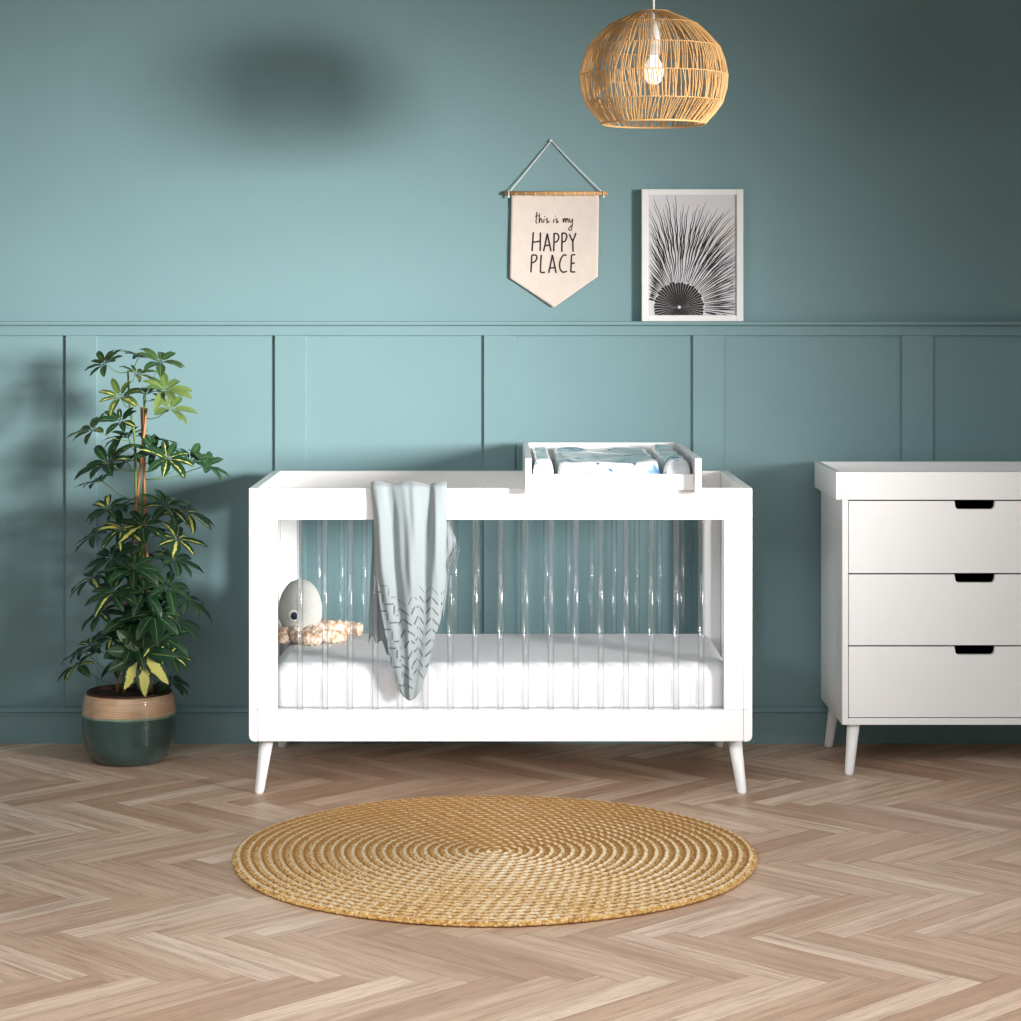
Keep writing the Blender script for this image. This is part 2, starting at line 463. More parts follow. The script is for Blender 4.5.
def cushion(x0, x1, y0, y1, z0, h, rx, ry, wob, seed, nx=26, ny=44, dip=0.0):
    b = MB(); r = random.Random(seed)
    ph = [r.uniform(0, 6.28) for _ in range(6)]
    def prof(s, w, rad):          # 0..1 height of a rounded edge at distance from border
        d = min(s, w-s)
        return 1 if d >= rad else math.sqrt(max(0, 1-(1-d/rad)**2))
    def top(u, v):
        x = x0+(x1-x0)*u; y = y0+(y1-y0)*v
        k = min(prof(x-x0, x1-x0, rx), prof(y-y0, y1-y0, ry))
        w = wob*(math.sin(y*26+ph[0]+2*math.sin(x*17+ph[1]))+0.6*math.sin(x*41+ph[2]+y*13))
        dd = dip*math.sin(PI*u)**2*math.sin(PI*v)**0.5
        return (x, y, z0+0.006+(h-0.006)*k*(1)-dd*k+w*k)
    b.grid(top, nx, ny)
    def bot(u, v):
        x = x0+(x1-x0)*u; y = y1+(y0-y1)*v
        return (x, y, z0)
    b.grid(bot, nx, ny)
    bmesh.ops.remove_doubles(b.bm, verts=b.bm.verts[:], dist=0.0001)
    return b
zm = ZT+0.0117
b = cushion(0.0925, 0.1555, YF+0.006, YB-0.02, zm, 0.070, 0.017, 0.028, 0.0012, 1); b.build('left_bolster', M_vinyl, mat, True)
b = cushion(0.160, 0.466, YF+0.004, YB-0.015, zm, 0.066, 0.020, 0.030, 0.0025, 2, dip=0.014); b.build('centre_pad', M_vinyl, mat, True)
b = cushion(0.470, 0.552, YF+0.008, YB-0.02, zm, 0.072, 0.026, 0.028, 0.0030, 3); b.build('right_bolster', M_vinyl, mat, True)

# ------------------------------------------------------------------ blanket over the front rail
def mat_blanket():
    t = NT('sage_grey_knit')
    uv = t.sep(t.uv('cloth')); U, V = uv[0], uv[1]     # metres across, metres from the hem
    kn = t.noise(t.mapping(t.uv('cloth'), (420, 420, 1)), 1.0, 2)
    col = t.mix(t.math('MULTIPLY', kn, 0.3), lin('8D9699'), lin('7D878B'))
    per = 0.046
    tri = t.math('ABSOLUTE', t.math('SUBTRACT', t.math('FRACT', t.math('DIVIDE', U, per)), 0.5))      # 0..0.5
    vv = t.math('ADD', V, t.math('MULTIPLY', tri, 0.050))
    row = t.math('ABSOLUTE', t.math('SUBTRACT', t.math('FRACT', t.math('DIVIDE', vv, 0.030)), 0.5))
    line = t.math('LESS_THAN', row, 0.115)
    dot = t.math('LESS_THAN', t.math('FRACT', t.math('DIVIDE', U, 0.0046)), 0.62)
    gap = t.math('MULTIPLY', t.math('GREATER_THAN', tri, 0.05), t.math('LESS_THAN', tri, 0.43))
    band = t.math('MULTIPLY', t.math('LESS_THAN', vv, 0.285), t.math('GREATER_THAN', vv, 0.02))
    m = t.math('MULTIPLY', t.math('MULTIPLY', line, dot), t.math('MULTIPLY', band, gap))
    t.base(t.mix(m, col, lin('141D1F')))  # shade in the pointelle holes painted on as dark dots, nothing cut through
    t.set(Roughness=0.92); t.b.inputs['Specular IOR Level'].default_value = 0.15
    t.b.inputs['Sheen Weight'].default_value = 0.25
    t.bump(kn, 0.3, 0.001)
    return t.m
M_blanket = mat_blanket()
def build_blanket():
    b = MB(); uvl = b.bm.loops.layers.uv.new('cloth')
    yF = YF-0.0075
    dF = CAM_D+yF; sF = F_PX/dF
    X = lambda px: (px-VX)/sF
    Z = lambda py: CAM_H-(py-VY)/sF
    left = [(484, 370.8), (520, 374.3), (569, 375.5), (602, 379.5), (642, 387), (665, 391.5), (689, 398.5), (698.5, 402)]
    right = [(484, 446.5), (520, 446.3), (587, 445), (620, 440.5), (644, 433), (665, 429), (682, 423.5), (698.5, 419)]
    left = [(-Z(a), X(c)) for a, c in left]; right = [(-Z(a), X(c)) for a, c in right]
    lb = [(0.5, 367.5), (0.66, 370), (0.78, 372.5), (0.9, 372)]           # z -> px of the part inside the cot
    rb = [(0.45, 440), (0.60, 447), (0.66, 449), (0.73, 456), (0.79, 448), (0.9, 446)]
    NU, NF, NT_, NB = 84, 90, 10, 50
    ztop = ZT+0.004; ytopF = yF; ytopB = YF+RT+0.007
    zb = lambda u: Z(699)+0.032*abs(2*(u-0.5))**3
    def fold(u, z):
        k = (ztop-z)
        d = 0.0
        # ridges (positive = towards the viewer)
        lo = sm(0.22, 0.48, k)
        for uc, w, a, slope in ((0.10, 0.10, 0.026, 0.12), (0.50, 0.17, 0.028, -0.04), (0.90, 0.10, 0.022, -0.10)):
            c = uc+slope*k
            d += a*math.exp(-(abs(u-c)/w)**2.6)*(1-0.80*lo)
        d -= 0.012*math.exp(-((u-0.76-0.10*k)/0.035)**2)*(1-sm(0.0, 0.26, k))
        d -= 0.013*math.exp(-((u-0.26-0.10*k)/0.05)**2)*sm(-.02, .05, k)*(1-sm(0.28, 0.46, k))
        d += 0.009*math.exp(-((u-0.38-0.2*k)/0.06)**2)*lo
        d += 0.0035*math.sin(u*23+k*7)*(1-lo*.95)+0.0015*math.sin(u*47-k*13)*(1-lo)+0.0022*math.sin(k*38+u*9)*lo
        d *= 0.55+0.45*sm(0.0, 0.12, k)
        d += 0.012*lo
        d = 0.0015+0.5*(d+math.sqrt(d*d+0.00002))-0.001
        return d
    def pos(u, j):
        if j <= NB:                       # inside the cot, from its hem up
            zlow = 0.43+0.10*sm(0.25, 0.95, u)+0.018*math.sin(u*17)+0.012*math.sin(u*41)
            z = zlow+(ztop-zlow)*(j/NB)
            x = X(interp(z, lb))*(1-u)+X(interp(z, rb))*u
            k = ztop-z
            y = ytopB+0.004+0.016*(0.5+0.5*math.sin(u*19+k*3))*sm(0, 0.15, k)+0.008*math.sin(u*40+1)*sm(0, 0.1, k)*0.5
            return (x, y, z)
        if j <= NB+NT_:                   # over the rail
            a = (j-NB)/NT_; an = PI*a
            ym = (ytopB+ytopF)/2; hr = (ytopB-ytopF)/2
            y = ym+hr*math.cos(an); z = ztop+0.010*math.sin(an)*(0.8+0.25*math.sin(u*13+1))
            x = X(371)+(X(446.4)-X(371))*u
            f = fold(u, ztop)
            y += -f*a*a
            y += 0.004*(1-a)
            z += f*0.28*math.sin(an)
            return (x, y, z)
        a = (j-NB-NT_)/NF
        z = ztop+(zb(u)-ztop)*a
        xl, xr = interp(-z, left), interp(-z, right)
        x = xl+(xr-xl)*(u+0.012*math.sin(u*2*PI*3)*(1-a))
        return (x, yF-fold(u, z), z)
    NV = NB+NT_+NF
    vs = [[b.bm.verts.new(pos(i/NU, j)) for j in range(NV+1)] for i in range(NU+1)]
    def cuv(i, j, fi):
        u = i/NU; fu = fi/NU
        p = vs[i][j].co
        if j <= NB+NT_: return (p.x, 0.7)
        x, z = p.x*1.06+0.004*math.sin(u*9), p.z-0.335+0.02*(u-0.2)
        if fu < 0.27: an, oz = 0.72, -0.055       # the hem turns on the outer fold
        elif fu < 0.60: an, oz = -0.30, -0.045
        else: return (x, z)
        dx, dz = x-X(395), z-0.18
        return (X(395)+dx*math.cos(an)-dz*math.sin(an), 0.18+dx*math.sin(an)+dz*math.cos(an)-oz)
    for i in range(NU):
        for j in range(NV):
            f = b.bm.faces.new((vs[i][j], vs[i+1][j], vs[i+1][j+1], vs[i][j+1])); f.smooth = True
            for lp, (p, q) in zip(f.loops, ((i, j), (i+1, j), (i+1, j+1), (i, j+1))): lp[uvl].uv = cuv(p, q, i)
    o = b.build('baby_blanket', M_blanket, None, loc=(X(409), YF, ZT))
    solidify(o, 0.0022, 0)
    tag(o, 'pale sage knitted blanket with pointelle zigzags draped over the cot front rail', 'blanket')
    # tassel threads at the corner inside the cot
    t = MB(); r = random.Random(5)
    for k in range(7):
        p0 = Vector((X(452+k*1.3), ytopB+0.008, Z(545+abs(k-4)*3)))
        pts = [p0+Vector((r.uniform(-.003, .003)*q+(-.0045)*q, 0.001*q, -0.012*q*r.uniform(.7, 1.2))) for q in range(6)]
        t.tube(pts, 0.0008, 5)
    t.build('tassel', M_blanket, o)
build_blanket()

# ------------------------------------------------------------------ octopus plush
def mat_crochet():
    t = NT('cream_boucle'); c = t.coord('Object')
    v = t.n('ShaderNodeTexVoronoi'); v.inputs['Scale'].default_value = 85; t.l(c, v.inputs['Vector'])
    n = t.noise(c, 60, 2)
    t.base(t.mix(t.ramp(n, [(0.42, (0, 0, 0, 1)), (0.62, (1, 1, 1, 1))]), lin('EDDFCD'), lin('C99E7C')))
    t.set(Roughness=0.95); t.bump(v.outputs['Distance'], 0.9, 0.006)
    return t.m
M_plush = mat_simple('grey_plush', 'C4C5C0', 0.9, 0.05, 25, 0.3, 300, 0.15)
M_boucle = mat_crochet()
M_eyew = mat_simple('white_felt', 'F2F2F0', 0.8)
M_eyeb = mat_simple('navy_felt', '16203A', 0.35)
TX, TY, TZ = -0.622, -0.310, MZ1
toy = thing('octopus_toy', (TX, TY, TZ), 'grey and cream octopus soft toy lying in the left end of the cot', 'soft toy')
b = MB()
prof = []
for k in range(0, 19):
    a = k/18
    r = 0.066*math.sin(PI*min(1, a*0.97+0.03))**0.62 if a < 1 else 0.0005
    r = 0.069*math.sqrt(max(0, 1-((a-0.40)/(0.405 if a < .40 else 0.60))**2))
    prof.append((max(r, 0.001), 0.016+0.176*a))
b.lathe(prof, (TX, TY, TZ), 32)
b.build('head', M_plush, toy, True)
b = MB(); b.ellip((TX-0.0145, TY-0.064, TZ+0.086), (0.017, 0.009, 0.019)); e = b.build('eye', M_eyew, toy)
b = MB(); b.ellip((TX-0.0125, TY-0.0715, TZ+0.085), (0.011, 0.005, 0.012)); b.build('pupil', M_eyeb, e)
def tent(pts, r0, r1):
    b = MB(); P = [Vector(p) for p in pts]; out = []
    for i in range(len(P)-1):
        p0, p1, p2, p3 = P[max(i-1, 0)], P[i], P[i+1], P[min(i+2, len(P)-1)]
        for q in range(8):
            t = q/8; out.append(0.5*((2*p1)+(-p0+p2)*t+(2*p0-5*p1+4*p2-p3)*t*t+(-p0+3*p1-3*p2+p3)*t**3))
    out.append(P[-1]); m = len(out)-1
    rr = [(r0+(r1-r0)*k/m)*(1+0.12*math.sin(k*1.9)) for k in range(m+1)]
    rr[-1] *= 0.55
    for k, p in enumerate(out): p.z = max(p.z, TZ+rr[k]*1.02)
    b.tube(out, rr, 14); b.build('tentacle', M_boucle, toy)
tent([(TX+0.02, TY-0.03, TZ+.03), (TX+0.06, TY-0.07, TZ+.03), (TX+0.10, TY-0.07, TZ+.02), (TX+0.145, TY-0.05, TZ+.02)], 0.024, 0.017)
tent([(TX+0.03, TY, TZ+.03), (TX+0.10, TY-0.01, TZ+.04), (TX+0.15, TY+0.02, TZ+.035), (TX+0.19, TY+0.01, TZ+.03)], 0.026, 0.020)
tent([(TX-0.01, TY-0.04, TZ+.03), (TX+0.00, TY-0.09, TZ+.025), (TX+0.04, TY-0.115, TZ+.02), (TX+0.07, TY-0.10, TZ+.02)], 0.024, 0.017)
tent([(TX-0.03, TY-0.02, TZ+.03), (TX-0.05, TY-0.08, TZ+.025), (TX-0.04, TY-0.12, TZ+.02)], 0.022, 0.016)
tent([(TX+0.02, TY+0.04, TZ+.03), (TX+0.07, TY+0.09, TZ+.03), (TX+0.13, TY+0.08, TZ+.03)], 0.024, 0.017)
tent([(TX-0.02, TY+0.03, TZ+.03), (TX-0.04, TY+0.09, TZ+.025), (TX, TY+0.13, TZ+.02)], 0.024, 0.017)

# ------------------------------------------------------------------ chest of drawers
DF = 7.014-CAM_D        # tray front plane y
sD = F_PX/7.014
DX = lambda px: (px-VX)/sD
DZ = lambda py: CAM_H-(py-VY)/sD
dy0, dy1 = DF+0.008, -0.058
dx0 = DX(842.6); DWID = 0.80; dx1 = dx0+DWID
dz0, dz1 = DZ(725.4), DZ(500.5)+0.0015
TH = 0.018
chest = thing('chest_of_drawers', ((dx0+dx1)/2, (dy0+dy1)/2, 0), 'white three drawer chest with cut-out handles right of the cot', 'chest of drawers')
b = MB(); b.box((dx0, dy0, dz0), (dx0+TH, dy1, dz1), 0.0015); b.build('side_panel', M_white, chest)
b = MB(); b.box((dx1-TH, dy0, dz0), (dx1, dy1, dz1), 0.0015); b.build('side_panel', M_white, chest)
b = MB(); b.box((dx0+TH, dy0, dz0), (dx1-TH, dy1, dz0+TH+0.002), 0.0015); b.build('bottom_panel', M_white, chest)
b = MB(); b.box((dx0+TH, dy0+0.26, dz1-TH), (dx1-TH, dy1, dz1), 0.001); b.build('top_panel', M_white, chest)
b = MB(); b.box((dx0+TH, dy1-0.006, dz0+TH+.003), (dx1-TH, dy1, dz1-TH)); b.build('back_panel', M_white, chest)
edges = [dz1-0.002, DZ(574.0), DZ(646.2), DZ(718.4)]
hx = (dx0+dx1)/2
for k in range(3):
    zt, zb = edges[k]-0.0026, edges[k+1]+0.0020
    if k == 0: zt = dz1-0.004
    xa, xb = dx0+TH+0.002, dx1-TH-0.002
    hw = 0.0615; hh = 0.0245; rr = 0.012
    poly = [(xa, zb), (xb, zb), (xb, zt), (hx+hw, zt)]
    for q in range(7):
        a = PI/2*q/6; poly.append((hx+hw-0.002-rr+rr*math.cos(a), zt-hh+rr-rr*math.sin(a)))
    for q in range(7):
        a = PI/2*q/6; poly.append((hx-hw+0.002+rr-rr*math.sin(a), zt-hh+rr-rr*math.cos(a)))
    poly += [(hx-hw, zt), (xa, zt)]
    b = MB(); b.prism(poly, 'y', dy0+0.001, dy0+0.019)
    dr = b.build('drawer', M_white, chest)
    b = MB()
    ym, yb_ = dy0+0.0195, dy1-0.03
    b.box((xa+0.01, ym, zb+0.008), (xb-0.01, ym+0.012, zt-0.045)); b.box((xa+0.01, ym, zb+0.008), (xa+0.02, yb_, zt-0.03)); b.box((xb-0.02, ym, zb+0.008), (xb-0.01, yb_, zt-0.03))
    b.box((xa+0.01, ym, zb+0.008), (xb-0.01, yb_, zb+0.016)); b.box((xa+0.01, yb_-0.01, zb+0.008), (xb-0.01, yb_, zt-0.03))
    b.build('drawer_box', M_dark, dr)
for (xs, s) in ((dx0, -1), (dx1, 1)):
    for yt, yb_ in ((dy0+0.040, dy0+0.000), (dy1-0.045, dy1-0.020)):
        inx = -s
        pt = Vector((xs+inx*0.040, yt, dz0-0.0005)); pb = Vector((xs+inx*0.0205, yb_, 0))
        if s == -1 and yt > -0.3: pb.y = dy1-0.02
        b = MB(); n = 24; rings = []
        for tt, r in [(0.0, 0.0095), (0.02, 0.0125), (0.05, 0.0138), (0.5, 0.0165), (1.0, 0.0195)]:
            c = pb.lerp(pt, tt)
            rings.append([b.bm.verts.new((c.x+r*math.cos(2*PI*k/n), c.y+r*math.sin(2*PI*k/n), c.z)) for k in range(n)])
        for A, B in zip(rings, rings[1:]):
            for k in range(n):
                f = b.bm.faces.new((A[k], A[(k+1) % n], B[(k+1) % n], B[k])); f.smooth = True
        b.bm.faces.new(rings[0][::-1]); b.bm.faces.new(rings[-1]); b.build('leg', M_white, chest)
# changer frame resting on the chest
kx0 = DX(836.0); kx1 = dx1+(dx0-kx0); kz0, kz1 = dz1+0.0006, DZ(471.9); ky0, ky1 = DF, -0.050
ctop = thing('changer_top', ((kx0+kx1)/2, (ky0+ky1)/2, kz0), 'white raised-edge changing top sitting on the three drawer chest', 'changing top')
b = MB(); b.box((kx0, ky0, kz0), (kx0+0.016, ky1, kz1), 0.0015); b.build('side_board', M_white, ctop)
b = MB(); b.box((kx1-0.016, ky0, kz0), (kx1, ky1, kz1), 0.0015); b.build('side_board', M_white, ctop)
b = MB(); b.box((kx0+0.0162, ky0, kz0), (kx1-0.0162, ky0+0.016, kz1), 0.0012); b.build('front_board', M_white, ctop)
b = MB(); b.box((kx0+0.0162, ky1-0.016, kz0), (kx1-0.0162, ky1, kz1), 0.0012); b.build('back_board', M_white, ctop)
b = MB(); b.box((kx0+0.0162, ky0+0.0162, kz0), (kx1-0.0162, ky1-0.0162, kz0+0.012)); b.build('tray_base', M_white, ctop)

# ------------------------------------------------------------------ potted schefflera
PX_, PY_ = -1.154, -0.309
plant = thing('potted_plant', (PX_, PY_, 0), 'tall variegated umbrella plant in a cream and green glazed pot left of the cot', 'plant')
def mat_pot():
    t = NT('two_tone_glazed_stoneware'); c = t.coord('Object'); s = t.sep(c); z = s[2]
    wob = t.math('MULTIPLY', t.noise(c, 14, 2), 0.008)
    zz = t.math('ADD', z, wob)
    rib = t.math('SINE', t.math('MULTIPLY', z, 900.0))
    n = t.noise(t.mapping(c, (20, 20, 90)), 1.0, 3)
    cream = t.mix(n, lin('D9BC9C'), lin('B98F6E'))
    cream = t.mix(t.math('MULTIPLY', t.math('ADD', rib, 1.0), 0.16), cream, lin('9C7252'))
    green = t.mix(t.noise(c, 18, 3), lin('26393A'), lin('44605C'))
    band = t.ramp(t.math('SUBTRACT', zz, 0.152), [(0.0, (0, 0, 0, 1)), (0.006, (1, 1, 1, 1))])
    edge = t.math('MULTIPLY', t.math('LESS_THAN', zz, 0.1575), t.math('GREATER_THAN', zz, 0.150))
    col = t.mix(band, green, cream); col = t.mix(t.math('MULTIPLY', edge, 0.6), col, lin('7FA08C'))
    t.base(col); t.set(Roughness=0.18); t.b.inputs['Coat Weight'].default_value = 0.3
    t.bump(t.math('ADD', t.math('MULTIPLY', rib, 0.5), t.noise(c, 40, 2)), 0.22, 0.003)
    return t.m
M_pot = mat_pot()
M_nursery = mat_simple('dark_red_plastic', '43221E', 0.5)
def mat_soil():
    t = NT('potting_soil'); c = t.coord(); n = t.noise(c, 130, 4, 0.7)
    t.base(t.ramp(n, [(0.35, lin('1D130E')), (0.6, lin('3A281D')), (0.8, lin('5A4331'))])); t.set(Roughness=1.0); t.bump(n, 0.9, 0.006); return t.m
b = MB()
outer = [(0.092, 0.0), (0.104, 0.004), (0.118, 0.018), (0.132, 0.04), (0.141, 0.068), (0.1445, 0.10), (0.1450, 0.14), (0.1435, 0.17), (0.1405, 0.195), (0.136, 0.212), (0.133, 0.215), (0.130, 0.213), (0.131, 0.20), (0.133, 0.165)]
b.lathe(outer, (PX_, PY_, 0), 72, capt=False)
b.build('pot', M_pot, plant)
b = MB()
b.lathe([(0.126, 0.165), (0.1285, 0.216), (0.1305, 0.219), (0.1265, 0.221), (0.123, 0.218), (0.121, 0.17)], (PX_, PY_, 0), 60, capb=False, capt=False)
b.build('nursery_pot', M_nursery, plant)
b = MB()
rs = random.Random(2)
b.grid(lambda u, v: (PX_+0.1215*v*math.cos(2*PI*u), PY_+0.1215*v*math.sin(2*PI*u), 0.206+0.010*(1-v*v)+rs.uniform(-.003, .003)*(0 < v < 1)), 40, 12)
bmesh.ops.remove_doubles(b.bm, verts=b.bm.verts[:], dist=0.002)
b.build('soil', mat_soil(), plant, True)
def mat_wood(name, a, c2):
    t = NT(name); c = t.coord(); n = t.noise(t.mapping(c, (120, 120, 12)), 1.0, 3)
    t.base(t.mix(n, lin(a), lin(c2))); t.set(Roughness=0.55); t.bump(n, 0.3, 0.001); return t.m
M_cane = mat_wood('bamboo_cane', 'CF8B50', '8A5228')
M_stem = mat_simple('green_stem', '5F7A33', 0.55, 0.15, 30)
M_bark = mat_simple('brown_green_stem', '4A4A2C', 0.7, 0.2, 30, 0.3, 150)
for pts in ([at(117, 690, PY_), at(146.5, 408, PY_-0.01)], [at(152, 692, PY_-0.02), at(141.5, 407, PY_+0.004)]):
    b = MB(); pts[0].z = 0.207
    seg = [pts[0].lerp(pts[1], k/24) for k in range(25)]
    b.tube(seg, [0.0042*(1.16 if k % 5 == 0 else 1) for k in range(25)], 8); b.build('cane', M_cane, plant)

STEMS = [
    [(144, 700, 0.0), (146, 640, 0.004), (144, 560, 0.0), (136, 500, -0.006), (135, 440, -0.010), (129, 400, -0.004), (128, 372, 0.0)],
    [(138, 700, 0.03), (136, 620, 0.03), (140, 540, 0.02), (144, 480, 0.014), (145, 430, 0.01), (144, 395, 0.006)],
    [(124, 700, -0.03), (126, 640, -0.03), (131, 580, -0.02), (134, 535, -0.012)]]
SW = []
for i, st in enumerate(STEMS):
    P = [at(px, py, PY_+dy) for px, py, dy in st]; P[0].z = 0.207
    out = []
    for k in range(len(P)-1):
        for q in range(6): out.append(P[k].lerp(P[k+1], q/6))
    out.append(P[-1]); SW.append(out); m = len(out)
    b = MB(); b.tube(out, [0.0062-0.0034*k/m for k in range(m)], 8)
    b.build('stem', M_bark if i == 2 else M_stem, plant)

def mat_leaf():
    t = NT('variegated_leaf'); uv = t.sep(t.uv('leaf')); at_ = t.sep(t.uv('tone'))
    U, V = uv[0], uv[1]
    ax = t.math('ABSOLUTE', U)
    c = t.coord('Object')
    edge = t.math('ADD', t.math('MULTIPLY', t.math('SUBTRACT', t.noise(c, 55, 2), 0.5), 0.9), at_[1])
    var = t.ramp(t.math('MULTIPLY', t.math('SUBTRACT', edge, ax), 6.0), [(0.35, (0, 0, 0, 1)), (0.55, (1, 1, 1, 1))])
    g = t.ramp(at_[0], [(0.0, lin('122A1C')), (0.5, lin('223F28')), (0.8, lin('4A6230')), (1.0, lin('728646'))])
    g = t.mix(t.math('MULTIPLY', t.noise(c, 40, 2), 0.35), g, lin('2F5530'))
    col = t.mix(var, g, lin('CBC568'))
    rib = t.math('LESS_THAN', ax, 0.05); col = t.mix(t.math('MULTIPLY', rib, 0.4), col, lin('9DB46B'))
    t.base(col); t.set(Roughness=0.40); t.b.inputs['Specular IOR Level'].default_value = 0.32
    t.b.inputs['Subsurface Weight'].default_value = 0.0
    return t.m
M_leaf = mat_leaf()
CL = [  # px, py, depth offset, leaflet length (m), tone (paler on top: new growth and painted-in light), variegation, tilt of the hub (x lean, z)
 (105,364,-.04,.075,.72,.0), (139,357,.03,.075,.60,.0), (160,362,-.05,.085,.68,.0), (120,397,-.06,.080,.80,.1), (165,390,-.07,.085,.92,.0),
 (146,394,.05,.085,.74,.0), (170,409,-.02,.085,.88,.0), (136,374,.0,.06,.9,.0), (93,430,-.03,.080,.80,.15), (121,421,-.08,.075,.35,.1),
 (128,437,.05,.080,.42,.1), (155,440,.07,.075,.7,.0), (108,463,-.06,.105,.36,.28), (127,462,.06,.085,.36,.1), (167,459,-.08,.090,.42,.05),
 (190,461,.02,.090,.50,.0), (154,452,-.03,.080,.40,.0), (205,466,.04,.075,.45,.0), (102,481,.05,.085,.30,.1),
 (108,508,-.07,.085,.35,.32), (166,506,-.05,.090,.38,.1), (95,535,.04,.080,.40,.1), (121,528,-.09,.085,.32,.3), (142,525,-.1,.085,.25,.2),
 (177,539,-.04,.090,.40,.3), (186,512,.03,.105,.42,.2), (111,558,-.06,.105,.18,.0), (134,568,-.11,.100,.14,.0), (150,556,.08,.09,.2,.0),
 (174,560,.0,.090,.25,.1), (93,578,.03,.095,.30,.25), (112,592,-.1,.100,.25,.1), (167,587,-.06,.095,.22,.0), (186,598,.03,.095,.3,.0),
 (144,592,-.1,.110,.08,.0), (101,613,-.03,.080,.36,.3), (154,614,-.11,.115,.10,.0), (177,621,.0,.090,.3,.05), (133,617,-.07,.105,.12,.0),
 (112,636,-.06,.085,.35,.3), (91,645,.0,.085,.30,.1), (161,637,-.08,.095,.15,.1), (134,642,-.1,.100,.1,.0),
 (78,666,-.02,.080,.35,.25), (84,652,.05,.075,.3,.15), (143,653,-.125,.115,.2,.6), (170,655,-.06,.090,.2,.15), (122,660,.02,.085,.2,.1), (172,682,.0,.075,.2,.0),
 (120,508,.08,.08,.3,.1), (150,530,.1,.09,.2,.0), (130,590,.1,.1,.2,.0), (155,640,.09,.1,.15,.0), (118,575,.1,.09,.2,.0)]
leafb = bmesh.new(); luv = leafb.loops.layers.uv.new('leaf'); tuv = leafb.loops.layers.uv.new('tone')
petb = MB(); r = random.Random(11)
allst = [p for s in SW for p in s]
for ci, (px, py, dy, ln, tone, va) in enumerate(CL):
    hub = at(px, py, PY_+dy*0.9)
    # attach to the nearest stem point some way below the hub
    cand = [p for p in allst if p.z < hub.z-0.02] or allst
    base = min(cand, key=lambda p: (p-hub).length+0.35*abs((hub.z-p.z)-0.10))
    mid = base.lerp(hub, 0.55)+Vector((0, 0, -0.012))
    petb.tube([base, base.lerp(mid, .5)+Vector((0, 0, -.004)), mid, mid.lerp(hub, .5)+Vector((0, 0, .002)), hub], 0.0013, 5)
    out = (hub-base); out.z = max(out.z*0.6, 0.02)
    axis = (out.normalized()*0.55+Vector((0, -0.34, 0.80))).normalized()
    a0 = Vector((1, 0, 0)); e1 = (a0-axis*a0.dot(axis)).normalized(); e2 = axis.cross(e1)
    N = r.choice((7, 8, 8, 9)); ph = r.uniform(0, 6.28)
    for k in range(N):
        an = ph+2*PI*k/N+r.uniform(-.15, .15)
        dirn = e1*math.cos(an)+e2*math.sin(an)
        L = 1.02*ln*r.uniform(0.78, 1.1)*(0.92+0.10*(1 if dirn.z < 0 else 0)); wd = L*r.uniform(0.145, 0.185)
        lift = r.uniform(0.15, 0.60) if hub.z > 0.85 else r.uniform(-0.05, 0.35); droop = r.uniform(0.5, 1.15)
        if ci == 45:      # the big half yellow leaf hanging over the rim
            dx_, dz_, L = ((-.42, -.88, .088), (.10, -.98, .096), (.66, -.70, .092), (-.85, -.4, .085), (.9, -.05, .085), (-.6, .6, .08), (.1, .9, .07), (.7, .5, .08), (-.95, .1, .08))[k]
            L *= 1.35; dirn = Vector((dx_, -0.30, dz_)).normalized(); axis = Vector((0.1, -0.93, 0.3)).normalized()
            axis = (axis-dirn*axis.dot(dirn)).normalized(); droop = 0.35; lift = 0.1; wd = L*0.20
        side = axis.cross(dirn).normalized()
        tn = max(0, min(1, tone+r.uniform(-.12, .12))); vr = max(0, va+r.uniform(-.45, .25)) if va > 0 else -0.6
        if va == 0: vr = -0.6
        if ci == 45: vr = 0.68 if k < 3 else -0.2
        NL = 9; rows = []
        p = hub+dirn*0.004; ang = lift
        for q in range(NL+1):
            t = q/NL
            w = wd*(math.sin(PI*min(1, t**0.85*0.98+0.01))**0.75)*(0.75+0.45*t) if q < NL else wd*0.05
            if t < 0.12: w = max(0.0012, w*0.35)
            d = dirn*math.cos(ang)+axis*math.sin(ang)
            nrm = side.cross(d).normalized()
            rows.append([leafb.verts.new(p+side*w*s+nrm*abs(s)*w*0.22*(-1 if nrm.dot(axis) < 0 else 1)+nrm*0.0008*math.sin(q*2.1+s*3)) for s in (-1, -.5, 0, .5, 1)])
            p = p+d*(L/NL); ang -= droop/NL*(0.5+t)
            if p.y > -0.012: p.y = -0.012
            if p.z < 0.03: p.z = 0.03
        for q in range(NL):
            for s in range(4):
                f = leafb.faces.new((rows[q][s], rows[q][s+1], rows[q+1][s+1], rows[q+1][s])); f.smooth = True
                for lp, (a, c) in zip(f.loops, ((q, s), (q, s+1), (q+1, s+1), (q+1, s))):
                    lp[luv].uv = ((c-2)/2, a/NL); lp[tuv].uv = (tn, vr)
lb_ = MB(); lb_.bm.free(); lb_.bm = leafb
petb.build('petiole', M_stem, plant)
lb_.build('foliage', M_leaf, plant)

